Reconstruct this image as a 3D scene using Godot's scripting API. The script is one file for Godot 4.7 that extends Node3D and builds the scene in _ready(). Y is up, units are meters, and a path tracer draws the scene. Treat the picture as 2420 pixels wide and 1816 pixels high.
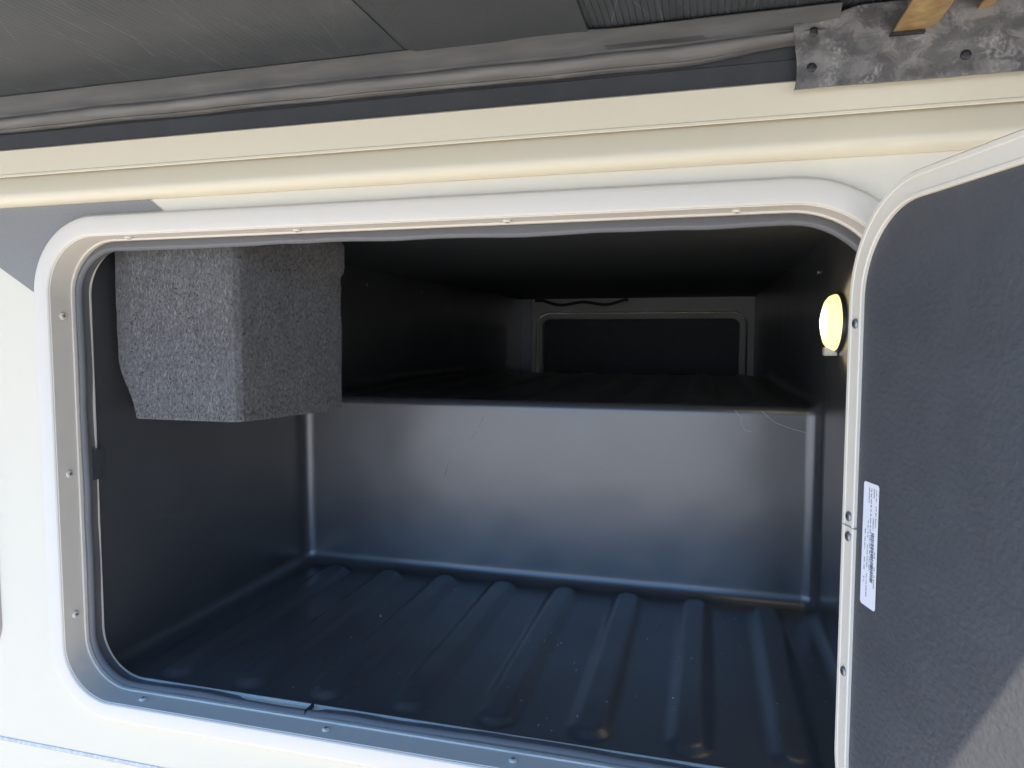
extends Node3D
# A storage bay of a camper trailer: hatch frame, moulded black liner, open hatch door,
# the underside of a slide-out room above it.  z = 0 is the outer face of the sidewall, +z is outside.

var rng := RandomNumberGenerator.new()
var wn: FastNoiseLite
var cn: FastNoiseLite
var scr: Array = []

# ------------------------------------------------------------------ mesh helpers
func mesh_from(v: PackedVector3Array, f: PackedInt32Array, crease := 35.0) -> ArrayMesh:
	var nf := f.size() / 3
	var fn := PackedVector3Array(); fn.resize(nf)
	var at: Array = []
	at.resize(v.size())
	for i in v.size(): at[i] = PackedInt32Array()
	for i in nf:
		var a := v[f[i * 3]]; var b := v[f[i * 3 + 1]]; var c := v[f[i * 3 + 2]]
		fn[i] = (c - a).cross(b - a)
		for k in 3:
			var q: PackedInt32Array = at[f[i * 3 + k]]
			q.append(i)
			at[f[i * 3 + k]] = q
	var lim := cos(deg_to_rad(crease))
	var ov := PackedVector3Array(); var on := PackedVector3Array()
	for i in nf:
		var m := fn[i]
		if m.length_squared() < 1e-20: continue
		var mu := m.normalized()
		for k in 3:
			var vi := f[i * 3 + k]
			var s := Vector3.ZERO
			for j in at[vi]:
				var o := fn[j]
				if o.length_squared() > 1e-20 and o.normalized().dot(mu) > lim: s += o
			ov.append(v[vi]); on.append(s.normalized() if s.length_squared() > 1e-24 else mu)
	var arr := []; arr.resize(Mesh.ARRAY_MAX)
	arr[Mesh.ARRAY_VERTEX] = ov; arr[Mesh.ARRAY_NORMAL] = on
	var am := ArrayMesh.new(); am.add_surface_from_arrays(Mesh.PRIMITIVE_TRIANGLES, arr)
	return am

# rows of equal length -> skin; wrap_r joins the last row to the first, wrap_c the last column to the first
func skin(rows: Array, wrap_r := false, wrap_c := false, crease := 35.0) -> ArrayMesh:
	var nr := rows.size(); var nc: int = rows[0].size()
	var v := PackedVector3Array(); var f := PackedInt32Array()
	for r in rows: v.append_array(PackedVector3Array(r))
	for i in (nr if wrap_r else nr - 1):
		for j in (nc if wrap_c else nc - 1):
			var a := i * nc + j; var b := i * nc + (j + 1) % nc
			var c := ((i + 1) % nr) * nc + j; var d := ((i + 1) % nr) * nc + (j + 1) % nc
			f.append_array([a, b, c, b, d, c])
	return mesh_from(v, f, crease)

# a large smooth grid, normals from the grid itself
func smooth_grid(rows: Array) -> ArrayMesh:
	var nr := rows.size(); var nc: int = rows[0].size()
	var v := PackedVector3Array(); var n := PackedVector3Array(); var f := PackedInt32Array()
	for i in nr:
		var r0: PackedVector3Array = rows[max(i - 1, 0)]; var r1: PackedVector3Array = rows[i]; var r2: PackedVector3Array = rows[min(i + 1, nr - 1)]
		for j in nc:
			v.append(r1[j])
			n.append((r1[min(j + 1, nc - 1)] - r1[max(j - 1, 0)]).cross(r2[j] - r0[j]).normalized())
	for i in nr - 1:
		for j in nc - 1:
			var a := i * nc + j
			f.append_array([a, a + nc, a + 1, a + 1, a + nc, a + nc + 1])
	var arr := []; arr.resize(Mesh.ARRAY_MAX)
	arr[Mesh.ARRAY_VERTEX] = v; arr[Mesh.ARRAY_NORMAL] = n; arr[Mesh.ARRAY_INDEX] = f
	var am := ArrayMesh.new(); am.add_surface_from_arrays(Mesh.PRIMITIVE_TRIANGLES, arr)
	return am

func rr(x0: float, y0: float, x1: float, y1: float, rad: float, seg := 14, step := 0.03, right_top := -1.0) -> Array:
	# rounded rectangle: [points, outward normals], counter-clockwise
	var p := []; var n := []
	var rt := rad if right_top < 0.0 else right_top
	var cs := [[x1 - rad, y0 + rad, -90.0, rad], [x1 - rt, y1 - rt, 0.0, rt], [x0 + rad, y1 - rad, 90.0, rad], [x0 + rad, y0 + rad, 180.0, rad]]
	for k in 4:
		var c: Array = cs[k]
		for i in seg + 1:
			var a := deg_to_rad(c[2] + 90.0 * i / seg)
			n.append(Vector2(cos(a), sin(a))); p.append(Vector2(c[0], c[1]) + c[3] * Vector2(cos(a), sin(a)))
		var q: Array = cs[(k + 1) % 4]
		var a2 := deg_to_rad(q[2])
		var to: Vector2 = Vector2(q[0], q[1]) + q[3] * Vector2(cos(a2), sin(a2))
		var fr: Vector2 = p[p.size() - 1]
		var m := int(max(1.0, floor(fr.distance_to(to) / step)))
		for i in range(1, m):
			p.append(fr.lerp(to, float(i) / m)); n.append(n[n.size() - 1])
	return [p, n]

# sweep a profile of (inward offset, z) round a contour
func sweep(c: Array, prof: Array, closed := false, crease := 35.0) -> ArrayMesh:
	var rows := []
	for q in prof:
		var row := PackedVector3Array()
		for i in c[0].size():
			var e: Vector2 = c[0][i] - c[1][i] * q.x
			row.append(Vector3(e.x, e.y, q.y))
		rows.append(row)
	return skin(rows, closed, true, crease)

func fill(c: Array, off: float, z: float) -> ArrayMesh:
	var v := PackedVector3Array(); var f := PackedInt32Array(); var m := Vector2.ZERO
	for i in c[0].size():
		var e: Vector2 = c[0][i] - c[1][i] * off
		v.append(Vector3(e.x, e.y, z)); m += e
	m /= c[0].size(); v.append(Vector3(m.x, m.y, z))
	for i in c[0].size(): f.append_array([i, (i + 1) % c[0].size(), c[0].size()])
	return mesh_from(v, f)

# flat sheet between a contour and a rectangle round it
func sheet_with_hole(c: Array, off: float, x0: float, y0: float, x1: float, y1: float, z: float) -> ArrayMesh:
	var m := Vector2.ZERO; var ins := []
	for i in c[0].size():
		var e: Vector2 = c[0][i] - c[1][i] * off
		ins.append(e); m += e
	m /= ins.size()
	var out := []
	for e in ins:
		var d: Vector2 = e - m
		var t := 1e9
		if d.x > 1e-6: t = min(t, (x1 - m.x) / d.x)
		if d.x < -1e-6: t = min(t, (x0 - m.x) / d.x)
		if d.y > 1e-6: t = min(t, (y1 - m.y) / d.y)
		if d.y < -1e-6: t = min(t, (y0 - m.y) / d.y)
		out.append(m + d * t)
	var v := PackedVector3Array(); var f := PackedInt32Array()
	for e in ins: v.append(Vector3(e.x, e.y, z))
	for e in out: v.append(Vector3(e.x, e.y, z))
	var n := ins.size()
	for i in n:
		var j := (i + 1) % n
		f.append_array([i, j, n + i, j, n + j, n + i])
		var a: Vector2 = out[i]; var b: Vector2 = out[j]
		if abs(a.x - b.x) > 1e-4 and abs(a.y - b.y) > 1e-4:      # round a corner of the rectangle
			var k := v.size()
			v.append(Vector3(x0 if min(a.x, b.x) < x0 + 1e-4 else x1, y0 if min(a.y, b.y) < y0 + 1e-4 else y1, z))
			f.append_array([n + i, n + j, k])
	return mesh_from(v, f)

# profile of (z, y) run along x
func along_x(prof: Array, x0: float, x1: float, n := 2, closed := false, wob := false, crease := 35.0, k0 := 0) -> ArrayMesh:
	var rows := []
	for i in n:
		var x := lerpf(x0, x1, float(i) / (n - 1))
		var row := PackedVector3Array()
		for k in prof.size():
			var p := Vector3(x, prof[k].y, prof[k].x)
			if wob: p = seal_wobble(p, k + k0)
			row.append(p)
		rows.append(row)
	return skin(rows, false, closed, crease)

func box_mesh(a: Vector3, b: Vector3) -> ArrayMesh:
	var v := PackedVector3Array()
	for i in 8: v.append(Vector3(b.x if i & 1 else a.x, b.y if i & 2 else a.y, b.z if i & 4 else a.z))
	return mesh_from(v, PackedInt32Array([0, 1, 2, 1, 3, 2, 4, 6, 5, 5, 6, 7, 0, 4, 1, 1, 4, 5, 2, 3, 6, 3, 7, 6, 0, 2, 4, 2, 6, 4, 1, 5, 3, 3, 5, 7]), 10.0)

func tube(pts: Array, r: float, seg := 8) -> ArrayMesh:
	var rows := []
	for i in pts.size():
		var t: Vector3 = (pts[min(i + 1, pts.size() - 1)] - pts[max(i - 1, 0)]).normalized()
		var a := t.cross(Vector3(0.1, 0.2, 1)).normalized(); var b := t.cross(a)
		var row := PackedVector3Array()
		for k in seg: row.append(pts[i] + (a * cos(TAU * k / seg) + b * sin(TAU * k / seg)) * r)
		rows.append(row)
	return skin(rows, false, true, 80.0)

# ------------------------------------------------------------------ node helpers
func part(called: String, mesh: Mesh, m: Material, parent: Node = self, at := Vector3.ZERO) -> MeshInstance3D:
	var o := MeshInstance3D.new()
	o.name = called; o.mesh = mesh
	if m: o.material_override = m
	o.position = at
	parent.add_child(o, true)
	return o

func thing(called: String, label: String, category: String, group := "") -> Node3D:
	var o := Node3D.new(); o.name = called; add_child(o, true)
	tag(o, label, category, group)
	return o

func tag(o: Node, label: String, category: String, group := "") -> void:
	o.set_meta("label", label); o.set_meta("category", category)
	if not o.has_meta("kind"): o.set_meta("kind", "thing")
	if group: o.set_meta("group", group)

# ------------------------------------------------------------------ texture helpers
func noise(freq: float, seed_: int, kind := FastNoiseLite.TYPE_SIMPLEX_SMOOTH, oct := 4) -> FastNoiseLite:
	var n := FastNoiseLite.new()
	n.noise_type = kind; n.seed = seed_; n.frequency = freq
	n.fractal_type = FastNoiseLite.FRACTAL_FBM; n.fractal_octaves = oct
	return n

func bump_tex(freq: float, seed_: int, scale: float, size := 512, kind := FastNoiseLite.TYPE_SIMPLEX_SMOOTH, oct := 3) -> ImageTexture:
	var im := noise(freq, seed_, kind, oct).get_seamless_image(size, size)
	im.convert(Image.FORMAT_RGBA8)
	im.bump_map_to_normal_map(scale)
	return ImageTexture.create_from_image(im)

func tone_tex(lo: Color, hi: Color, freq: float, seed_: int, size := 512, power := 1.0, oct := 4) -> Image:
	var src := noise(freq, seed_, FastNoiseLite.TYPE_SIMPLEX_SMOOTH, oct).get_seamless_image(size, size)
	var im := Image.create(size, size, false, Image.FORMAT_RGB8)
	for y in size:
		for x in size: im.set_pixel(x, y, lo.lerp(hi, pow(src.get_pixel(x, y).r, power)))
	return im

# thin scuffs of lighter matter, running roughly along `dir` in the picture
func scuff(im: Image, count: int, dir: float, spread: float, lo: float, hi: float, c: Color, strength: float, seed_: int) -> void:
	var g := RandomNumberGenerator.new(); g.seed = seed_
	var s := im.get_width()
	for i in count:
		var p := Vector2(g.randf() * s, g.randf() * s); var a := dir + g.randfn() * spread
		var len := g.randf_range(lo, hi) * s; var k := strength * g.randf_range(0.25, 1.0); var bend := g.randfn() * 0.6 / s
		for t in int(len):
			a += bend
			p += Vector2(cos(a), sin(a))
			if g.randf() < 0.25: continue
			var x := posmod(int(p.x), s); var y := posmod(int(p.y), s)
			im.set_pixel(x, y, im.get_pixel(x, y).lerp(c, k * sin(PI * (t + 1) / (len + 1))))

func specks(im: Image, count: int, c: Color, strength: float, seed_: int) -> void:
	var g := RandomNumberGenerator.new(); g.seed = seed_
	var s := im.get_width()
	for i in count:
		var x := g.randi() % s; var y := g.randi() % s; var k := strength * g.randf_range(0.2, 1.0)
		im.set_pixel(x, y, im.get_pixel(x, y).lerp(c, k))
		if g.randf() < 0.3: im.set_pixel((x + 1) % s, y, im.get_pixel((x + 1) % s, y).lerp(c, k))

func lin(r: float, g: float, b: float) -> Color: return Color(r, g, b).linear_to_srgb()

func mat(c: Color, rough: float, tex: Texture2D = null, tile := 1.0, nrm: Texture2D = null, nscale := 1.0, spec := 0.5) -> StandardMaterial3D:
	var m := StandardMaterial3D.new()
	m.albedo_color = c; m.roughness = rough; m.metallic_specular = spec
	m.cull_mode = BaseMaterial3D.CULL_DISABLED
	if tex: m.albedo_texture = tex
	if nrm: m.normal_enabled = true; m.normal_texture = nrm; m.normal_scale = nscale
	if tex or nrm:
		m.uv1_triplanar = true; m.uv1_world_triplanar = true; m.uv1_scale = Vector3.ONE / tile
	return m

# ------------------------------------------------------------------ small things
func screw_mesh(r: float, head: Material, slot: Material) -> ArrayMesh:
	var rows := []
	for q in [[1.0, -0.02], [1.0, 0.16], [0.92, 0.3], [0.72, 0.42], [0.4, 0.48], [0.001, 0.5]]:
		var row := PackedVector3Array()
		for k in 20: row.append(Vector3(cos(TAU * k / 20) * q[0] * r, sin(TAU * k / 20) * q[0] * r, q[1] * r))
		rows.append(row)
	var am := skin(rows, false, true, 50.0)
	am.surface_set_material(0, head)
	for k in 2:
		var b := box_mesh(Vector3(-0.48, -0.11, 0.4) * r, Vector3(0.48, 0.11, 0.52) * r) if k == 0 else box_mesh(Vector3(-0.11, -0.48, 0.4) * r, Vector3(0.11, 0.48, 0.525) * r)
		am.add_surface_from_arrays(Mesh.PRIMITIVE_TRIANGLES, b.surface_get_arrays(0))
		am.surface_set_material(k + 1, slot)
	return am

func put_screw(sm: Mesh, parent: Node, at: Vector3, face: Vector3, spin: float) -> void:
	var o := MeshInstance3D.new(); o.name = "screw"; o.mesh = sm
	var up := Vector3.UP if abs(face.y) < 0.9 else Vector3.BACK
	o.basis = Basis.looking_at(-face, up) * Basis(Vector3.BACK, spin)
	o.position = at
	parent.add_child(o, true)

# ------------------------------------------------------------------ the moulded liner
const XL := -0.7455
const XR := 0.178
const CEIL := 1.15
const FLOOR := 0.56
const SHELF := 0.885
const RISER := -0.534
const BACK := -2.2

func rib(x: float, z: float, z0: float, z1: float, h: float, first: float, count: int) -> float:
	var k := clampi(int(round((x - first) / 0.1083)), 0, count - 1)
	var dx: float = abs(x - first - k * 0.1083)
	var over: float = max(0.0, max(z - z0, z1 - z) + 0.024)
	var d := sqrt(dx * dx + over * over)
	return h * (1.0 - smoothstep(0.011, 0.029, d)) * (0.7 + 0.3 * smoothstep(0.0, 0.09, z0 - z))

func liner_profile() -> Array:
	# (z, y, normal z, normal y, kind) along the middle of the tray, front to back
	var out := []
	var r := 0.022; var rt := 0.014
	for i in 121: out.append([lerpf(-0.0485, RISER + r, i / 120.0), FLOOR, 0.0, 1.0, 1])
	for i in range(1, 9):
		var a := PI / 2 * i / 8.0
		out.append([RISER + r - r * sin(a), FLOOR + r - r * cos(a), sin(a), cos(a), 0])
	for i in range(1, 41): out.append([RISER, lerpf(FLOOR + r, SHELF - rt, i / 40.0), 1.0, 0.0, 0])
	for i in range(1, 9):
		var a := PI / 2 * i / 8.0
		out.append([RISER - rt + rt * cos(a), SHELF - rt + rt * sin(a), cos(a), sin(a), 0])
	for i in range(1, 131): out.append([lerpf(RISER - rt, -1.45, i / 130.0), SHELF, 0.0, 1.0, 2])
	for i in range(1, 9):
		var a := PI / 2 * i / 8.0
		out.append([-1.45 - rt * sin(a), SHELF - rt + rt * cos(a), -sin(a), cos(a), 0])
	for i in range(1, 6): out.append([-1.45 - rt, lerpf(SHELF - rt, FLOOR + r, i / 5.0), -1.0, 0.0, 0])
	for i in range(1, 7):
		var a := PI / 2 * i / 6.0
		out.append([-1.45 - rt - r + r * cos(a), FLOOR + r - r * sin(a), -cos(a), sin(a), 0])
	for i in range(1, 6): out.append([lerpf(-1.45 - rt - r, BACK - 0.06, i / 5.0), FLOOR, 0.0, 1.0, 0])
	return out

func build_liner(parent: Node, m: Material) -> MeshInstance3D:
	var prof := liner_profile(); var R := 0.020
	var us := []
	for i in 7: us.append([XL + R * (1.0 - cos(PI / 2 * i / 6.0)), R * (1.0 - sin(PI / 2 * i / 6.0))])
	for i in range(1, 240): us.append([lerpf(XL + R, XR - R, i / 240.0), 0.0])
	for i in 7: us.append([XR - R + R * sin(PI / 2 * i / 6.0), R * (1.0 - cos(PI / 2 * i / 6.0))])
	var wav := noise(5.0, 41, FastNoiseLite.TYPE_SIMPLEX_SMOOTH, 2)
	var rows := []
	for q in prof:
		var row := PackedVector3Array()
		for u in us:
			var x: float = u[0]; var d: float = u[1]
			if q[4] == 1: d += rib(x, q[0], -0.066, -0.512, 0.0088, -0.659, 8)
			elif q[4] == 2: d += rib(x, q[0], -0.556, -1.42, 0.006, -0.659, 8)
			if u[1] == 0.0: d += wav.get_noise_3d(x, q[1], q[0]) * 0.0011       # sheet plastic is never quite flat
			row.append(Vector3(x, q[1] + q[3] * d, q[0] + q[2] * d))
		rows.append(row)
	var tray := smooth_grid(rows)
	for side in 2:
		var wall := []
		var last := 0 if side == 0 else us.size() - 1
		for t in 13:
			var row := PackedVector3Array()
			for i in rows.size():
				var p: Vector3 = rows[i][last]
				var y := lerpf(p.y, CEIL, t / 12.0)
				var b := wav.get_noise_3d(p.z, y, 3.0 + side) * 0.0016 * sin(PI * t / 12.0)
				# two shallow draft folds beside the mouth of the right wall
				if side == 1: b -= 0.004 * smoothstep(-0.475, -0.455, p.z) * smoothstep(0.0, 0.1, t / 12.0)
				row.append(Vector3(p.x + b, y, p.z))
			wall.append(row)
		var w := skin(wall, false, false, 60.0)
		tray.add_surface_from_arrays(Mesh.PRIMITIVE_TRIANGLES, w.surface_get_arrays(0))
	return part("storage_liner", tray, m, parent)

# ------------------------------------------------------------------
func _ready() -> void:
	rng.seed = 7
	# ---- camera
	var cam := Camera3D.new(); cam.name = "camera"
	cam.fov = 57.08; cam.near = 0.02; cam.far = 400.0
	cam.position = Vector3(0, 1.0, 0.67)
	cam.rotation = Vector3(deg_to_rad(-3.929), deg_to_rad(15.328), deg_to_rad(0.047))
	add_child(cam); cam.current = true
	# ---- sky, exposure
	var env := Environment.new()
	env.background_mode = Environment.BG_SKY
	var sky := Sky.new(); var psm := ProceduralSkyMaterial.new()
	psm.sky_top_color = Color(0.30, 0.55, 0.84); psm.sky_horizon_color = Color(0.80, 0.87, 0.92); psm.sky_curve = 0.12
	psm.ground_bottom_color = Color(0.35, 0.32, 0.28); psm.ground_horizon_color = Color(0.6, 0.58, 0.54)
	psm.energy_multiplier = 1.2
	sky.sky_material = psm; env.sky = sky
	env.tonemap_mode = Environment.TONE_MAPPER_LINEAR
	env.tonemap_exposure = 2.75
	env.sdfgi_enabled = true; env.ssao_enabled = true; env.ssil_enabled = true
	var we := WorldEnvironment.new(); we.name = "world_environment"; we.environment = env; add_child(we)
	# ---- sun: in front of the wall, high, a little from the left (shadow edge on the door)
	var sun := DirectionalLight3D.new(); sun.name = "sun"
	sun.light_energy = 1.4; sun.light_angular_distance = 0.6; sun.light_color = Color(1.0, 0.955, 0.88); sun.shadow_enabled = true
	add_child(sun)
	var to_sun := Vector3(-0.5, 1.79, 1.0).normalized()
	sun.basis = Basis.looking_at(-to_sun, Vector3.UP)

	# ---- materials
	var m_wall := mat(lin(0.695, 0.63, 0.485), 0.22, null, 1.0, bump_tex(0.012, 3, 1.2), 0.12)
	m_wall.uv1_scale = Vector3.ONE * 3.0
	var m_trim := mat(lin(0.665, 0.59, 0.435), 0.28)
	var frame_grain := bump_tex(0.09, 5, 2.0)
	var m_frame := mat(lin(0.69, 0.63, 0.53), 0.45, null, 0.12, frame_grain, 0.12)
	var m_rim := mat(lin(0.74, 0.68, 0.565), 0.38, null, 0.12, frame_grain, 0.1)
	var im := tone_tex(lin(0.052, 0.054, 0.055), lin(0.066, 0.068, 0.069), 0.006, 11, 1024)
	scuff(im, 60, 0.4, 1.4, 0.01, 0.12, lin(0.2, 0.205, 0.21), 0.5, 3)
	specks(im, 500, lin(0.3, 0.3, 0.3), 0.5, 4)
	var m_liner := mat(Color.WHITE, 0.33, ImageTexture.create_from_image(im), 1.1, bump_tex(0.01, 8, 1.6, 512), 0.1, 0.9)
	m_liner.clearcoat_enabled = true; m_liner.clearcoat = 0.8; m_liner.clearcoat_roughness = 0.30
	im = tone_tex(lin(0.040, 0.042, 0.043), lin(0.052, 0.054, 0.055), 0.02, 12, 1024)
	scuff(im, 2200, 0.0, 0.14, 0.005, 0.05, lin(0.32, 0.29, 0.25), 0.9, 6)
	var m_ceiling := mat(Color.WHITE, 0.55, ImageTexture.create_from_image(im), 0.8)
	var m_seal := mat(lin(0.15, 0.149, 0.15), 0.5, null, 0.1, bump_tex(0.12, 9, 2.0, 256), 0.2)
	var door_img := tone_tex(lin(0.062, 0.065, 0.071), lin(0.076, 0.08, 0.086), 0.012, 14, 512)
	specks(door_img, 200, lin(0.15, 0.15, 0.15), 0.5, 21)
	var m_door := mat(Color.WHITE, 0.5, ImageTexture.create_from_image(door_img), 0.35, bump_tex(0.055, 15, 5.0, 1024, FastNoiseLite.TYPE_SIMPLEX_SMOOTH, 2), 0.3)
	im = tone_tex(lin(0.045, 0.049, 0.052), lin(0.060, 0.064, 0.067), 0.01, 16, 1024)
	scuff(im, 220, PI / 2, 0.22, 0.02, 0.3, lin(0.5, 0.5, 0.48), 0.7, 17)
	specks(im, 1500, lin(0.25, 0.25, 0.25), 0.4, 18)
	var m_under := mat(Color.WHITE, 0.32, ImageTexture.create_from_image(im), 0.5)
	var m_pebble := mat(lin(0.048, 0.052, 0.054), 0.45, null, 0.06, bump_tex(0.09, 19, 6.0, 512), 0.8)
	im = tone_tex(lin(0.08, 0.077, 0.072), lin(0.17, 0.161, 0.146), 0.012, 22, 512, 1.2)
	scuff(im, 500, 0.0, 0.03, 0.02, 0.2, lin(0.3, 0.285, 0.25), 0.3, 23)
	var m_rubber := mat(Color.WHITE, 0.55, ImageTexture.create_from_image(im), 0.25)
	m_rubber.uv1_scale = Vector3(1.6, 14.0, 14.0)
	var m_bulbseal: StandardMaterial3D = m_rubber.duplicate(); m_rubber.albedo_color = lin(0.58, 0.585, 0.59)
	im = tone_tex(lin(0.03, 0.032, 0.033), lin(0.042, 0.044, 0.045), 0.01, 24, 512)
	specks(im, 700, lin(0.3, 0.3, 0.28), 0.5, 25); scuff(im, 60, 0.0, 0.6, 0.005, 0.03, lin(0.22, 0.21, 0.2), 0.6, 26)
	var m_strip := mat(Color.WHITE, 0.4, ImageTexture.create_from_image(im), 0.3)
	var m_steel := mat(lin(0.55, 0.55, 0.54), 0.35); m_steel.metallic = 0.8
	var m_slot := mat(lin(0.03, 0.03, 0.03), 0.6)
	var m_blackscrew := mat(lin(0.015, 0.015, 0.016), 0.35)

	# ---- the setting
	im = tone_tex(lin(0.42, 0.395, 0.355), lin(0.55, 0.52, 0.475), 0.03, 30, 512)
	var gm := PlaneMesh.new(); gm.size = Vector2(300, 300)
	var ground := part("ground", gm, mat(Color.WHITE, 0.9, ImageTexture.create_from_image(im), 1.5))
	ground.set_meta("kind", "structure")

	# ================================================================ trailer
	var trailer := thing("camper_trailer", "cream camper trailer side with an open black-lined storage bay and grey decal", "trailer")
	var mouth := rr(-0.772, 0.535, 0.185, 1.138, 0.09, 18, 0.02, 0.115)
	var wall := part("sidewall", sheet_with_hole(mouth, 0.012, -1.7, 0.486, 1.3, 1.156, 0.0), m_wall, trailer)
	part("lower_skirt", along_x([Vector2(0.0, 0.4805), Vector2(0.0, 0.36), Vector2(-0.05, 0.36), Vector2(-0.05, 0.4805)], -1.7, 1.3, 2, true), m_wall, trailer)
	im = tone_tex(lin(0.42, 0.43, 0.42), lin(0.7, 0.71, 0.69), 0.05, 33, 256)
	part("seam_strip", along_x([Vector2(-0.001, 0.4862), Vector2(0.0008, 0.4855), Vector2(0.0010, 0.4835), Vector2(0.0008, 0.4815), Vector2(-0.001, 0.4808)], -1.7, 1.3), mat(Color.WHITE, 0.8, ImageTexture.create_from_image(im), 0.12), trailer)
	# the body above, behind and below the bay: closes the trailer off from the sky
	part("body_shell", box_mesh(Vector3(-1.7, 0.36, -2.6), Vector3(1.3, 2.4, -2.42)), m_wall, trailer)
	part("underbelly", box_mesh(Vector3(-1.7, 0.36, -2.42), Vector3(1.3, 0.40, -0.06)), m_strip, trailer)

	# corner moulding, fascia, black trim strip
	part("corner_moulding", along_x([Vector2(0.0, 1.1522), Vector2(0.0035, 1.1520), Vector2(0.0085, 1.1538), Vector2(0.0120, 1.1565), Vector2(0.0140, 1.1590), Vector2(0.0150, 1.1622), Vector2(0.0148, 1.1660), Vector2(0.0138, 1.1720), Vector2(0.0122, 1.1790), Vector2(0.0102, 1.1850), Vector2(0.0070, 1.1910), Vector2(0.0030, 1.2000)], -1.7, 1.3, 2, false, false, 40.0), m_trim, trailer)
	part("fascia_trim", along_x([Vector2(0.003, 1.2000), Vector2(0.0160, 1.1990), Vector2(0.0166, 1.1842), Vector2(0.0174, 1.1836), Vector2(0.0179, 1.1842), Vector2(0.0179, 1.1862), Vector2(0.0174, 1.1872), Vector2(0.0178, 1.2135), Vector2(0.0160, 1.2150), Vector2(0.004, 1.2150)], -1.7, 1.3, 2, false, false, 25.0), m_trim, trailer)
	part("black_trim_strip", along_x([Vector2(0.006, 1.2145), Vector2(0.0140, 1.2148), Vector2(0.0140, 1.2330), Vector2(0.0125, 1.2340), Vector2(0.0125, 1.30), Vector2(0.0, 1.30)], -1.7, 1.3, 2, false, false, 25.0), m_strip, trailer)

	# decal
	var grain := bump_tex(0.2, 34, 5.0, 512)
	var m_decal := mat(Color.WHITE, 0.36, ImageTexture.create_from_image(tone_tex(lin(0.15, 0.143, 0.13), lin(0.32, 0.305, 0.28), 0.25, 35, 256)), 0.09, grain, 0.3); m_decal.metallic = 0.15
	var dv := PackedVector3Array(); var dz := 0.0012
	for e in [Vector2(-0.945, 1.1525), Vector2(-0.607, 1.1525), Vector2(-0.575, 1.1300)]: dv.append(Vector3(e.x, e.y, dz))
	for i in 13:
		var a := deg_to_rad(90.0 + 90.0 * i / 12)
		dv.append(Vector3(-0.682 + 0.078 * cos(a), 1.048 + 0.078 * sin(a), dz))
	dv.append(Vector3(-0.760, 1.041, dz))
	var df := PackedInt32Array(); var d2 := PackedVector2Array()
	for p in dv: d2.append(Vector2(p.x, p.y))
	df = Geometry2D.triangulate_polygon(d2)
	part("decal", mesh_from(dv, df), m_decal, trailer)

	# neighbouring cover plate at the far left, with its bead of sealant
	var cover_c := rr(-1.15, 0.592, -0.858, 0.90, 0.045, 10, 0.05)
	var cover := part("cover_plate", sweep(cover_c, [Vector2(0.0, 0.0), Vector2(0.001, 0.006), Vector2(0.004, 0.009), Vector2(0.012, 0.0095), Vector2(0.14, 0.0095)]), m_frame, trailer)
	part("sealant", sweep(cover_c, [Vector2(-0.005, 0.0), Vector2(-0.003, 0.003), Vector2(0.0015, 0.004)]), mat(lin(0.36, 0.31, 0.26), 0.8, null, 0.02, grain, 0.8), cover)

	# hatch frame
	var frame := part("hatch_frame", sweep(mouth, [Vector2(-0.03, -0.053), Vector2(-0.03, -0.001), Vector2(0.0, -0.001), Vector2(0.0, 0.003), Vector2(0.0010, 0.0056), Vector2(0.003, 0.0076), Vector2(0.007, 0.0088), Vector2(0.0175, 0.0090), Vector2(0.0222, 0.0084), Vector2(0.0236, 0.0072), Vector2(0.0240, 0.0058), Vector2(0.0246, 0.0055), Vector2(0.0246, -0.0225), Vector2(0.0262, -0.0232), Vector2(0.0264, -0.0460), Vector2(0.0292, -0.0465), Vector2(0.0292, -0.0482)], true, 28.0), m_frame, trailer)
	var seal_c := rr(-0.772 + 0.025, 0.535 + 0.025, 0.185 - 0.025, 1.138 - 0.025, 0.065, 18, 0.01, 0.09)
	var sn := noise(3.0, 61, FastNoiseLite.TYPE_SIMPLEX_SMOOTH, 2)
	var srows := []
	var sp := [Vector2(-0.0005, -0.031), Vector2(0.0024, -0.0262), Vector2(0.0050, -0.0256), Vector2(0.0074, -0.0272), Vector2(0.0084, -0.0300), Vector2(0.0080, -0.0325), Vector2(0.0062, -0.0340), Vector2(0.0040, -0.0352), Vector2(0.0033, -0.0415), Vector2(0.0030, -0.0462), Vector2(-0.0005, -0.0462)]
	for i in seal_c[0].size():
		var p: Vector2 = seal_c[0][i]; var n: Vector2 = seal_c[1][i]
		var w := sn.get_noise_2d(p.x * 2.0, p.y * 2.0) * 0.0022
		if n.y < -0.9: w -= 0.004 * exp(-pow((p.x + 0.47) / 0.055, 2.0))       # pushed out of place beside its joint
		w += 0.0042 * smoothstep(0.2, 0.9, n.y)
		if n.y > 0.9: w += 0.002 * exp(-pow((p.x + 0.19) / 0.09, 2.0))
		var row := PackedVector3Array()
		for q in sp:
			var e: Vector2 = p - n * (q.x + (w if q.x > 0.0 else 0.0))
			row.append(Vector3(e.x, e.y, q.y + 0.3 * w))
		srows.append(row)
	part("bulb_seal", skin(srows, true, true, 45.0), m_seal, frame)
	part("seal_joint", box_mesh(Vector3(-0.4395, 0.5595, -0.046), Vector3(-0.4385, 0.5675, -0.0265)), m_slot, frame)
	part("tape_patch", box_mesh(Vector3(-0.7445, 0.818, -0.0500), Vector3(-0.7385, 0.857, -0.0400)), mat(lin(0.05, 0.055, 0.06), 0.3), frame)
	var sm := screw_mesh(0.0046, m_frame, m_slot)
	for y in [1.023, 0.831, 0.655]: put_screw(sm, frame, Vector3(-0.7472, y, -0.010), Vector3.RIGHT, y * 9.0)
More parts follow.
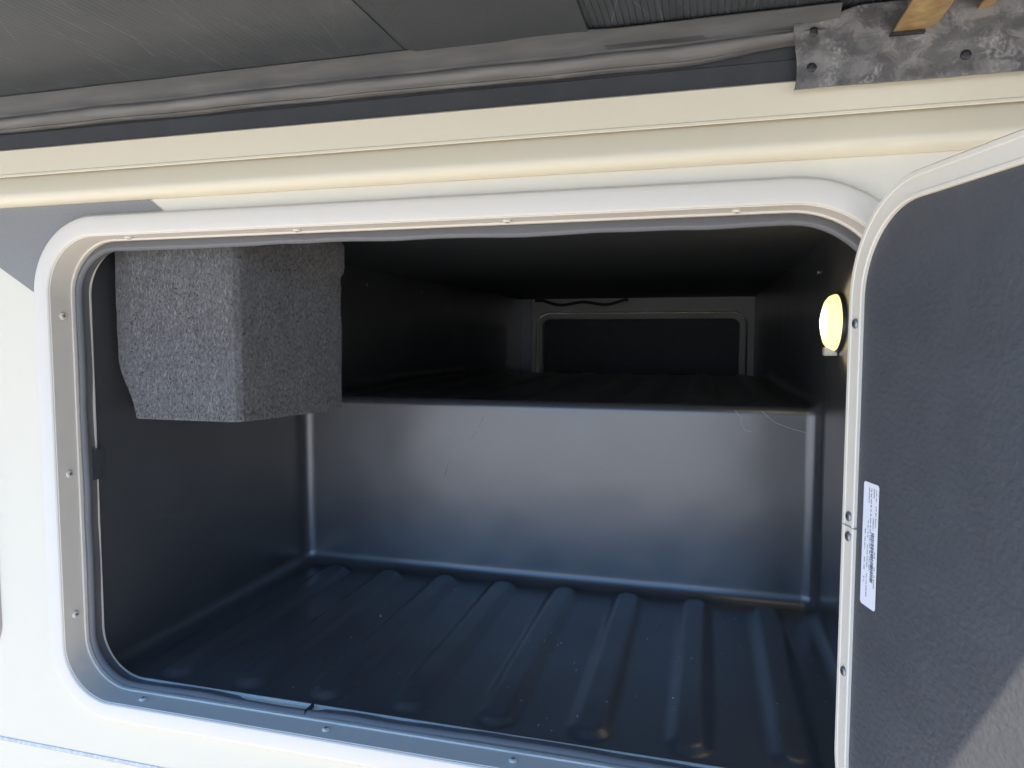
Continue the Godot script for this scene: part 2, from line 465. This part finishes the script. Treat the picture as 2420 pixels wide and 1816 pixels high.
	for x in [-0.65, -0.402, -0.185, 0.03]: put_screw(sm, frame, Vector3(x, 0.5598, -0.010), Vector3.UP, x * 7.0)
	for x in [-0.646, -0.426, -0.191, 0.025]: put_screw(sm, frame, Vector3(x, 1.1132, -0.010), Vector3.DOWN, x * 5.0)

	# liner
	var liner := build_liner(trailer, m_liner)
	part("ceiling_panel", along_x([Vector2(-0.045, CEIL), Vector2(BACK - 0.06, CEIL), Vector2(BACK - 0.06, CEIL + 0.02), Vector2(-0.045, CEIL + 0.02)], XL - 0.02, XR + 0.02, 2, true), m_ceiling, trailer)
	# scratches left on the riser by sliding luggage
	var m_scratch := mat(lin(0.5, 0.51, 0.52), 0.7)
	for L in [[Vector2(0.0485, 0.878), Vector2(0.0575, 0.8665), Vector2(0.059, 0.8555), Vector2(0.0645, 0.846), Vector2(0.0785, 0.843)], [Vector2(0.089, 0.878), Vector2(0.110, 0.860), Vector2(0.136, 0.851), Vector2(0.157, 0.8455)], [Vector2(-0.383, 0.854), Vector2(-0.397, 0.828), Vector2(-0.419, 0.797)], [Vector2(-0.451, 0.773), Vector2(-0.458, 0.742)]]:
		var ps := []
		for q in L: ps.append(Vector3(q.x, q.y, RISER + 0.0004))
		part("scratch", tube(ps, 0.0005, 5), m_scratch, liner)
	var rv := screw_mesh(0.0035, m_steel, m_slot)
	for z in [-0.52, -0.80, -1.12, -1.5, -1.9]: put_screw(rv, liner, Vector3(XL + 0.001, 1.115, z), Vector3.RIGHT, z)
	for z in [-0.42, -0.60, -1.3, -1.8]: put_screw(rv, liner, Vector3(XR - 0.001, 1.105, z), Vector3.LEFT, z)
	# hatch on the other side of the trailer, seen from inside
	var m_far := mat(lin(0.66, 0.63, 0.585), 0.45)
	var far_c := rr(-0.685, 0.62, 0.155, 1.098, 0.06, 12, 0.1)
	var far := part("far_hatch_frame", sheet_with_hole(far_c, 0.0, -0.70, 0.5, XR + 0.02, CEIL + 0.01, BACK), m_far, trailer)
	part("end_panel", box_mesh(Vector3(XL - 0.02, 0.5, BACK - 0.02), Vector3(-0.699, CEIL + 0.01, BACK + 0.012)), m_liner, trailer)
	part("inner_ring", sweep(far_c, [Vector2(0.007, BACK - 0.01), Vector2(0.007, BACK + 0.004), Vector2(0.009, BACK + 0.007), Vector2(0.014, BACK + 0.007), Vector2(0.015, BACK + 0.004), Vector2(0.03, BACK + 0.004), Vector2(0.031, BACK - 0.03)]), m_far, far)
	part("far_door_panel", fill(far_c, -0.01, BACK - 0.03), m_door, far)
	part("door_latch", box_mesh(Vector3(-0.62, 0.83, BACK - 0.03), Vector3(-0.53, 0.852, BACK - 0.018)), m_strip, far)
	var cab := []
	for i in 25:
		var t := i / 24.0
		cab.append(Vector3(lerpf(-0.68, -0.30, t), CEIL - 0.008 - 0.035 * sin(PI * clampf(t * 1.15 - 0.1, 0, 1)) * (0.6 + 0.4 * sin(t * 9.0)), BACK + 0.03))
	var cable := part("cable", tube(cab, 0.006), m_strip); tag(cable, "black cable drooping in front of the far closed hatch inside the bay", "cable")

	# ================================================================ dome light on the right wall
	var lamp := thing("dome_light", "small oval lit dome light with warm yellow lens on the black bay wall", "lamp")
	lamp.position = Vector3(XR - 0.004, 1.018, -0.375)
	var m_lens := StandardMaterial3D.new()
	m_lens.albedo_color = Color(0.95, 0.88, 0.6); m_lens.roughness = 0.3; m_lens.emission_enabled = true
	m_lens.emission = Color(1.0, 0.92, 0.62); m_lens.emission_energy_multiplier = 0.5
	var lrows := []
	for q in [[1.0, 0.004], [0.985, 0.008], [0.93, 0.0125], [0.8, 0.0165], [0.55, 0.0195], [0.3, 0.021], [0.001, 0.0215]]:
		var row := PackedVector3Array()
		for k in 40:
			var a := TAU * k / 40
			row.append(Vector3(-q[1], sin(a) * 0.0385 * q[0], (cos(a) * 0.058 - 0.004) * q[0]))
		lrows.append(row)
	part("lens", skin(lrows, false, true, 60.0), m_lens, lamp)
	var brows := []
	for q in [[1.06, 0.0], [1.06, 0.003], [1.03, 0.005], [0.98, 0.005]]:
		var row := PackedVector3Array()
		for k in 40: row.append(Vector3(-q[1], sin(TAU * k / 40) * 0.0385 * q[0], (cos(TAU * k / 40) * 0.058 - 0.004) * q[0]))
		brows.append(row)
	part("base", skin(brows, false, true, 40.0), m_strip, lamp)
	var m_bulb := StandardMaterial3D.new(); m_bulb.albedo_color = Color.WHITE; m_bulb.emission_enabled = true; m_bulb.emission = Color(1, 0.97, 0.85); m_bulb.emission_energy_multiplier = 1.2
	var hot := []
	for q in [[1.0, 0.0168], [0.75, 0.0205], [0.4, 0.0228], [0.001, 0.0234]]:
		var row := PackedVector3Array()
		for k in 24: row.append(Vector3(-q[1], sin(TAU * k / 24) * 0.027 * q[0], cos(TAU * k / 24) * 0.034 * q[0]))
		hot.append(row)
	part("glowing_bulb", skin(hot, false, true, 60.0), m_bulb, lamp)
	part("switch", box_mesh(Vector3(-0.018, -0.045, -0.012), Vector3(-0.002, -0.034, 0.004)), mat(lin(0.5, 0.5, 0.52), 0.2), lamp)
	var ol := OmniLight3D.new(); ol.name = "lamp_light"; ol.position = Vector3(-0.045, 0, 0); ol.light_color = Color(1, 0.91, 0.72)
	ol.light_energy = 0.0022; ol.light_size = 0.09; ol.omni_range = 5.0; ol.omni_attenuation = 2.0; ol.shadow_enabled = true
	lamp.add_child(ol)

	# ================================================================ carpeted box
	build_carpet_box()
	# ================================================================ door
	build_door(m_rim, m_door, m_frame, m_slot)
	# ================================================================ slide-out
	build_slide_out(m_under, m_pebble, m_rubber, m_bulbseal, m_wall, m_blackscrew, m_slot)
	build_debris()

func build_carpet_box() -> void:
	var size := 1024
	var n1 := noise(1.0, 71, FastNoiseLite.TYPE_SIMPLEX, 3); var n2 := noise(1.0, 72, FastNoiseLite.TYPE_SIMPLEX_SMOOTH, 2)
	var g := RandomNumberGenerator.new(); g.seed = 73
	var im := Image.create(size, size, false, Image.FORMAT_RGB8); var bm := Image.create(size, size, false, Image.FORMAT_RGB8)
	for y in size:
		for x in size:
			var t := clampf(0.5 + n2.get_noise_2d(x * 0.02 + 90, y * 0.006) * 0.16 + n1.get_noise_2d(x * 0.12, y * 0.05) * 0.4, 0.0, 1.0)
			im.set_pixel(x, y, lin(0.068, 0.066, 0.063).lerp(lin(0.168, 0.163, 0.156), t))
	scuff(im, 26000, PI / 2, 0.35, 0.004, 0.016, lin(0.5, 0.487, 0.47), 0.7, 174)
	scuff(im, 16000, PI / 2, 0.35, 0.004, 0.014, lin(0.03, 0.03, 0.031), 0.6, 175)
	bm.copy_from(im)
	bm.convert(Image.FORMAT_RGBA8); bm.bump_map_to_normal_map(4.0)
	var m := mat(Color.WHITE, 0.95, ImageTexture.create_from_image(im), 0.5, ImageTexture.create_from_image(bm), 0.5, 0.2)
	m.rim_enabled = true; m.rim = 0.3
	var box := thing("carpeted_box", "grey felt-carpeted box hanging from the bay ceiling beside the left wall", "carpeted box")
	# footprint (x, z), clockwise from the left front corner
	var foot := [Vector2(-0.734, -0.085), Vector2(-0.722, -0.066), Vector2(-0.690, -0.060), Vector2(-0.620, -0.060), Vector2(-0.556, -0.061), Vector2(-0.5475, -0.063), Vector2(-0.5415, -0.0685), Vector2(-0.538, -0.078), Vector2(-0.522, -0.140), Vector2(-0.502, -0.222), Vector2(-0.500, -0.236), Vector2(-0.506, -0.244), Vector2(-0.60, -0.26), Vector2(-0.734, -0.26)]
	var pts := []
	for i in foot.size():
		for t in 6: pts.append(foot[i].lerp(foot[(i + 1) % foot.size()], t / 6.0))
	var mid := Vector2(-0.62, -0.15); var wn := noise(14.0, 75, FastNoiseLite.TYPE_SIMPLEX_SMOOTH, 3)
	var rows := []
	var ys := [CEIL, 1.135]
	for i in 26: ys.append(lerpf(1.125, 0.905, i / 25.0))
	ys.append_array([0.9025, 0.9005, 0.8985, 0.8965, 0.8950, 0.8945])
	for y in ys:
		var row := PackedVector3Array()
		var edge := clampf((0.9045 - y) / 0.010, 0.0, 1.0)
		var shrink := 0.0 if edge <= 0.0 else 0.0003 + 0.0018 * edge * edge
		if absf(y - 0.9005) < 0.0006: shrink = 0.0012                          # seam of the bottom piece
		for p in pts:
			var q: Vector2 = p
			# the lower left corner is pulled in
			if q.x < -0.69: q.x += smoothstep(0.975, 0.90, y) * 0.024 * smoothstep(-0.69, -0.73, q.x)
			var o := (q - mid).normalized()
			q += o * (wn.get_noise_3d(q.x, y, q.y) * 0.0016 - shrink)
			# carpet folded over itself at the top of the side
			if y > 1.083 and y < 1.13: q += o * 0.006 * smoothstep(1.083, 1.092, y) * smoothstep(-0.15, -0.21, p.y) * smoothstep(-0.56, -0.52, p.x)
			row.append(Vector3(q.x, y + 0.006 * smoothstep(-0.55, -0.5, p.x) * edge * 0.0, q.y))
		rows.append(row)
	var carpet := part("carpet_cover", skin(rows, false, true, 50.0), m, box)
	var bottom: Array = []
	var lastrow: PackedVector3Array = rows[rows.size() - 1]
	var bv := PackedVector3Array(lastrow); bv.append(Vector3(mid.x, 0.8945, mid.y)); var bf := PackedInt32Array()
	for i in lastrow.size(): bf.append_array([i, (i + 1) % lastrow.size(), lastrow.size()])
	part("bottom_panel", mesh_from(bv, bf), m, box)
	# loose fibres standing off the felt
	var fv := PackedVector3Array(); var fn := PackedVector3Array(); var fc := PackedColorArray()
	for i in 26000:
		var r := rows.size() - 1
		var ri := g.randi_range(1, r - 1); var ci := g.randi_range(0, pts.size() - 1)
		if i % 5 == 0: ri = g.randi_range(r - 7, r - 1)
		var a: Vector3 = rows[ri][ci]; var b: Vector3 = rows[ri][(ci + 1) % pts.size()]; var c: Vector3 = rows[ri + 1][ci]
		if (b - a).cross(c - a).length() < g.randf() * 0.00012: continue
		var p := a + (b - a) * g.randf() + (c - a) * g.randf()
		var o := Vector3(p.x - mid.x, 0, p.z - mid.y).normalized()
		var d := (o * g.randf_range(0.1, 0.5) + Vector3(g.randfn() * 0.4, g.randfn() * 0.9 - 0.3, g.randfn() * 0.4)).normalized() * g.randf_range(0.002, 0.005)
		var s := d.cross(Vector3(0.3, 0.2, 1)).normalized() * 0.00016
		p += o * 0.0003
		fv.append_array([p - s, p + s, p + d]); fn.append_array([o, o, o])
		var k := g.randf_range(0.06, 0.34); var col := Color(k, k, k * 1.02); fc.append_array([col, col, col])
	var arr := []; arr.resize(Mesh.ARRAY_MAX); arr[Mesh.ARRAY_VERTEX] = fv; arr[Mesh.ARRAY_NORMAL] = fn; arr[Mesh.ARRAY_COLOR] = fc
	var am := ArrayMesh.new(); am.add_surface_from_arrays(Mesh.PRIMITIVE_TRIANGLES, arr)
	var mf := mat(Color.WHITE, 0.9); mf.vertex_color_use_as_albedo = true
	part("felt_fibres", am, mf, box).set_meta("kind", "stuff")

func build_door(m_rim: Material, m_door: Material, m_frame: Material, m_slot: Material) -> void:
	var door := thing("hatch_door", "open storage hatch door with pebbled charcoal inner panel, cream rim and white sticker", "hatch door")
	door.position = Vector3(0.1145, 0, 0.0285)
	door.rotation.y = deg_to_rad(-72.5)
	var c := rr(-0.002, 0.56, 0.86, 1.1165, 0.088, 18, 0.05)
	part("rim", sweep(c, [Vector2(0.03, -0.03), Vector2(0.0, -0.03), Vector2(0.0, -0.0012), Vector2(0.0010, 0.0), Vector2(0.0040, 0.0), Vector2(0.0048, -0.0006), Vector2(0.0160, -0.0006), Vector2(0.0166, 0.0004), Vector2(0.0186, 0.0004), Vector2(0.0194, -0.0004), Vector2(0.0196, -0.006)], false, 25.0), m_rim, door)
	part("outer_skin", sweep(c, [Vector2(0.02, -0.0295), Vector2(-0.008, -0.0295), Vector2(-0.0105, -0.031), Vector2(-0.0105, -0.034), Vector2(-0.008, -0.036), Vector2(0.2, -0.036)], false, 30.0), m_frame, door)
	part("back_panel", fill(c, 0.19, -0.036), m_frame, door)
	part("inner_panel", fill(c, 0.0192, -0.0028), m_door, door)
	var m_grey := mat(lin(0.3, 0.3, 0.31), 0.3); m_grey.metallic = 0.7
	var sm := screw_mesh(0.0042, m_grey, m_slot)
	for y in [1.010, 0.850, 0.833, 0.717, 0.62]: put_screw(sm, door, Vector3(0.0092, y, -0.0006), Vector3.BACK, y * 11.0)
	part("rim_joint", box_mesh(Vector3(-0.0021, 0.8414, -0.01), Vector3(0.0194, 0.8417, 0.00055)), mat(lin(0.3, 0.28, 0.24), 0.6), door)
	# sticker
	var st := part("sticker", fill(rr(0.0275, 0.784, 0.0495, 0.884, 0.0025, 5, 0.05), 0.0, -0.0022), mat(lin(0.82, 0.83, 0.86), 0.45), door)
	var ink := mat(lin(0.03, 0.032, 0.05), 0.7)
	var f := SystemFont.new(); f.font_names = PackedStringArray(["Droid Sans Mono"])
	# lines read downwards, their tops towards the free edge of the door
	for L in [[0.0462, 0.8805, "JAYCO INC - AVTE MCI 2W(Z10)", 0.0018], [0.0462, 0.831, "T#.00", 0.0018], [0.0462, 0.819, "RPO - 0F 2H15A32", 0.0018], [0.0428, 0.8805, "3594078", 0.0018], [0.0428, 0.857, "DKBR0078-1", 0.0017], [0.0390, 0.8805, "TTB RAD RDM BD RH 3R.5X24 VO DNO ETDBY BKPL PN1 LKEY1 PNCH", 0.0019], [0.0358, 0.8805, "V0010382316", 0.0019], [0.0358, 0.854, "Ctn Qty: 12.00", 0.0017], [0.0358, 0.834, "Run Date 8/20/2025", 0.0017], [0.0358, 0.811, "Tray Line 8/20/2025", 0.0017], [0.0318, 0.846, "WMIF: 1489-0A0-2", 0.0017], [0.0318, 0.823, "OPER: 1489", 0.0017], [0.0318, 0.807, "E.L.", 0.0024]]:
		var tm := TextMesh.new(); tm.text = L[2]; tm.font = f; tm.font_size = 16; tm.pixel_size = L[3] / 16.0; tm.depth = 0.0001
		tm.horizontal_alignment = HORIZONTAL_ALIGNMENT_LEFT; tm.vertical_alignment = VERTICAL_ALIGNMENT_CENTER
		var o := part("lettering", tm, ink, st, Vector3(L[0], L[1], -0.0021))
		o.rotation.z = -PI / 2
	var g := RandomNumberGenerator.new(); g.seed = 5
	var bt := SurfaceTool.new(); bt.begin(Mesh.PRIMITIVE_TRIANGLES); var y := 0.845
	while y > 0.806:
		var w: float = [0.0003, 0.0006, 0.0009][g.randi() % 3]
		bt.append_from(box_mesh(Vector3(0.0405, y - w, -0.00225), Vector3(0.0445, y, -0.0021)), 0, Transform3D.IDENTITY)
		y -= w + [0.0003, 0.0006][g.randi() % 2]
	part("barcode", bt.commit(), ink, st)

func fluted_sheet(xa: float, xb: float, pitch: float, depth: float, y: float, z0: float, z1: float) -> ArrayMesh:
	var rows := []
	var prof := [Vector2(xa, y + 0.008), Vector2(xa, y)]
	var x := xa + pitch
	while x < xb - pitch:
		prof.append_array([Vector2(x - 0.0007, y), Vector2(x, y + depth), Vector2(x + 0.0007, y)]); x += pitch
	prof.append_array([Vector2(xb, y), Vector2(xb, y + 0.008)])
	for z in [z0, z1]:
		var row := PackedVector3Array()
		for q in prof: row.append(Vector3(q.x, q.y, z))
		rows.append(row)
	return skin(rows, false, false, 15.0)

func seal_wobble(p: Vector3, k: int) -> Vector3:
	var w := wn.get_noise_2d(p.x, 0.3) * 0.0022 + wn.get_noise_2d(p.x * 4.0, 5.3 + k * 0.05) * 0.0006
	if k < 11: p.y += w * 0.8
	p.z += w
	var lift := smoothstep(-0.03, 0.075, p.x)
	if k < 10: p.y += lift * 0.010 * (1.0 - k / 12.0); p.z -= lift * 0.004
	if k >= 10 and p.x > -0.11: p.z -= 0.0035 * smoothstep(-0.112, -0.08, p.x)
	return p

func flap_surface(x: float, y: float) -> float:
	var z := 0.0300 + cn.get_noise_2d(x, y) * 0.0018
	for s in scr: z -= 0.0022 * exp(-(s - Vector2(x, y)).length_squared() / 0.00006)
	z += 0.0013 * exp(-pow((x - 0.090 - (y - 1.23) * 0.08) / 0.0022, 2.0)) * smoothstep(1.222, 1.228, y) * smoothstep(1.248, 1.242, y)
	z -= 0.0014 * exp(-pow((x - 0.1605) / 0.0016, 2.0)) * smoothstep(1.208, 1.213, y) * smoothstep(1.236, 1.230, y)
	return z

func build_slide_out(m_under: Material, m_pebble: Material, m_rubber: Material, m_bulbseal: Material, m_wall: Material, m_screw: Material, m_slot: Material) -> void:
	var so := thing("slide_out_room", "dark scuffed underside of the slide-out room above the cream fascia", "slide-out")
	var yu := 1.266; var z0 := 0.016; var z1 := 0.471
	part("slide_out_body", box_mesh(Vector3(-2.2, yu + 0.012, -0.6), Vector3(1.8, yu + 1.1, z1)), m_wall, so)
	# two fluted sheets and a pebbled one between them; flutes run outwards
	part("underside_panel", fluted_sheet(-2.2, -0.277, 0.006, 0.00018, yu, z0, z1), m_under, so)
	part("underside_panel", fluted_sheet(-0.1055, 1.8, 0.0055, 0.0006, yu + 0.002, z0, z1), m_under, so)
	var rows := []; var pn := noise(9.0, 81, FastNoiseLite.TYPE_SIMPLEX_SMOOTH, 2)
	for i in 12:
		var row := PackedVector3Array()
		for j in 20:
			var x := lerpf(-0.281, -0.104, i / 11.0); var z := lerpf(z0, z1, j / 19.0)
			row.append(Vector3(x, yu - 0.0018 + pn.get_noise_2d(x, z) * 0.0010 + (0.004 if i == 0 else 0.0), z))
		rows.append(row)
	rows.append(PackedVector3Array()); 
	for j in 20: rows[12].append(Vector3(-0.1035, yu + 0.004, lerpf(z0, z1, j / 19.0)))
	part("patch_panel", skin(rows, false, false, 30.0), m_pebble, so)
	# steel rails running out under the room
	var gim := tone_tex(lin(0.42, 0.22, 0.10), lin(0.62, 0.48, 0.20), 0.02, 83, 256)
	var m_gold := mat(Color.WHITE, 0.4, ImageTexture.create_from_image(gim), 0.09); m_gold.metallic = 0.55
	for r in [[0.139, 0.160, 0.172, 1.2405, "yellow zinc-plated steel rail poking through the dirty rubber flap, wider of two"], [0.198, 0.205, 0.2085, 1.2525, "narrow brownish steel rail end showing above the dirty rubber flap"]]:
		var rv := PackedVector3Array()
		var pr := [Vector2(r[0], r[3] + 0.002), Vector2(r[0], r[3]), Vector2(r[1], r[3]), Vector2(r[1] + 0.003, r[3] + 0.0015), Vector2(r[2] - 0.003, r[3] + 0.0035), Vector2(r[2], r[3] + 0.006), Vector2(r[2] + 0.001, yu), Vector2(r[2] - 0.001, yu), Vector2(r[2] - 0.002, r[3] + 0.007), Vector2(r[1], r[3] + 0.002)]
		var rr2 := []
		for z in [0.012, 0.46]:
			var row := PackedVector3Array()
			for q in pr: row.append(Vector3(q.x, q.y, z))
			rr2.append(row)
		var rail := part("steel_rail", skin(rr2, false, true, 20.0), m_gold)
		tag(rail, r[4], "steel rail", "rails under the slide-out room")
		# wiper seal: flap and bulb along the bottom of the opening
	var seal := thing("wiper_seal", "weathered grey rubber wiper seal running under the slide-out room", "rubber seal")
	wn = noise(2.2, 84, FastNoiseLite.TYPE_SIMPLEX_SMOOTH, 3)
	var pf := [Vector2(0.014, 1.236), Vector2(0.022, 1.2345), Vector2(0.0245, 1.2362), Vector2(0.0240, 1.2372), Vector2(0.0290, 1.2385), Vector2(0.0325, 1.2420), Vector2(0.0330, 1.2450), Vector2(0.0315, 1.2478), Vector2(0.0285, 1.2492), Vector2(0.0290, 1.2515), Vector2(0.0320, 1.2560), Vector2(0.0365, 1.2605), Vector2(0.0410, 1.2640), Vector2(0.0425, 1.2648), Vector2(0.0422, 1.2656), Vector2(0.030, 1.2656)]
	part("seal_bulb", along_x(pf.slice(0, 10), -1.7, 0.10, 300, false, true, 45.0), m_bulbseal, seal)
	part("seal_flap", along_x(pf.slice(9), -1.7, 0.10, 300, false, true, 45.0, 9), m_rubber, seal)
	# dirty corner flap
	var im := Image.create(1024, 512, false, Image.FORMAT_RGB8)
	var base := noise(1.0, 86, FastNoiseLite.TYPE_SIMPLEX_SMOOTH, 4); var blot := noise(1.0, 87, FastNoiseLite.TYPE_SIMPLEX_SMOOTH, 5); var fine := noise(1.0, 88, FastNoiseLite.TYPE_SIMPLEX_SMOOTH, 3)
	for n in [base, blot]:
		n.domain_warp_enabled = true; n.domain_warp_amplitude = 1.2; n.domain_warp_frequency = 0.9
	for y in 512:
		for x in 1024:
			var u := x / 1024.0 * 0.26; var v := y / 512.0 * 0.13                # metres
			var k := smoothstep(-0.45, 0.55, base.get_noise_2d(u * 34.0, v * 46.0))
			var c := lin(0.075, 0.072, 0.068).lerp(lin(0.20, 0.188, 0.172), k)
			var d := smoothstep(0.0, 0.5, blot.get_noise_2d(u * 30.0 + 7.0, v * 36.0)) * smoothstep(-0.5, 0.6, fine.get_noise_2d(u * 260.0, v * 200.0))
			im.set_pixel(x, y, c.lerp(lin(0.42, 0.395, 0.355), d * 0.6))
	var m_dirty := mat(Color.WHITE, 0.6, ImageTexture.create_from_image(im), 1.0, bump_tex(0.03, 90, 4.0, 512), 0.3)
	m_dirty.uv1_scale = Vector3(1.0 / 0.26, 1.0 / 0.13, 1.0 / 0.13)
	var fl := thing("rubber_flap", "dirty grey rubber corner flap screwed over the end of the wiper seal", "rubber flap")
	cn = noise(14.0, 91, FastNoiseLite.TYPE_SIMPLEX_SMOOTH, 3)
	scr = [Vector2(0.0805, 1.2490), Vector2(0.0795, 1.2200), Vector2(0.1920, 1.2195), Vector2(0.30, 1.23)]
	var fr := []; var bk := []
	var nx := 170; var ny := 46
	for i in nx:
		var x := lerpf(0.0665, 0.46, i / float(nx - 1))
		if i < 90: x = lerpf(0.0665, 0.235, i / 89.0)
		else: x = lerpf(0.237, 0.46, (i - 90) / 79.0)
		var top := 1.2585 - 0.002 * exp(-pow((x - 0.078) / 0.008, 2.0)) + 0.0068 * smoothstep(0.085, 0.118, x)
		var bot := 1.2030 + cn.get_noise_2d(x * 0.6, 9.0) * 0.0008
		var row := PackedVector3Array()
		row.append(Vector3(x, bot + 0.0005, flap_surface(x, bot) - 0.0035))
		for j in ny:
			var y := lerpf(bot, top, j / float(ny - 1))
			row.append(Vector3(x + 0.0016 * sin((y - 1.203) * 95.0) * clampf(1.0 - (x - 0.0665) / 0.02, 0.0, 1.0), y, flap_surface(x, y)))
		row.append(Vector3(x, top - 0.0003, flap_surface(x, top) - 0.0035))
		fr.append(row)
	var edge := PackedVector3Array()
	for p in fr[0]: edge.append(p + Vector3(0.0005, 0, -0.0035))
	fr.insert(0, edge)
	part("flap_sheet", skin(fr, false, false, 50.0), m_dirty, fl)
	part("slot_edge", box_mesh(Vector3(0.1365, 1.2378, 0.026), Vector3(0.1615, 1.2400, 0.0335)), m_screw, fl)
	var sm := screw_mesh(0.0040, m_screw, m_slot)
	for s in scr: put_screw(sm, fl, Vector3(s.x, s.y, flap_surface(s.x, s.y)), Vector3.BACK, s.x * 30.0)

func build_debris() -> void:
	# crumbs and lint scattered over the floor of the bay
	var g := RandomNumberGenerator.new(); g.seed = 99
	var v := PackedVector3Array(); var f := PackedInt32Array()
	for i in 130:
		var x := g.randf_range(-0.6, 0.15); var z := g.randf_range(-0.48, -0.07)
		var y := FLOOR + rib(x, z, -0.066, -0.512, 0.0088, -0.659, 8) + 0.0006
		var s := g.randf_range(0.0005, 0.0011) if g.randf() < 0.9 else 0.0014
		var a := g.randf() * TAU; var d := Vector3(cos(a), 0.2, sin(a)) * s; var e := Vector3(-sin(a), 0.3, cos(a)) * s * 0.6
		var p := Vector3(x, y, z); var k := v.size()
		v.append_array([p - d, p + e, p + d, p - e, p + Vector3(0, s, 0)])
		f.append_array([k, k + 1, k + 4, k + 1, k + 2, k + 4, k + 2, k + 3, k + 4, k + 3, k, k + 4])
	var o := part("floor_crumbs", mesh_from(v, f, 10.0), mat(lin(0.6, 0.57, 0.52), 0.8))
	o.set_meta("kind", "stuff"); tag(o, "tiny pale crumbs and lint scattered on the ribbed bay floor", "crumbs")
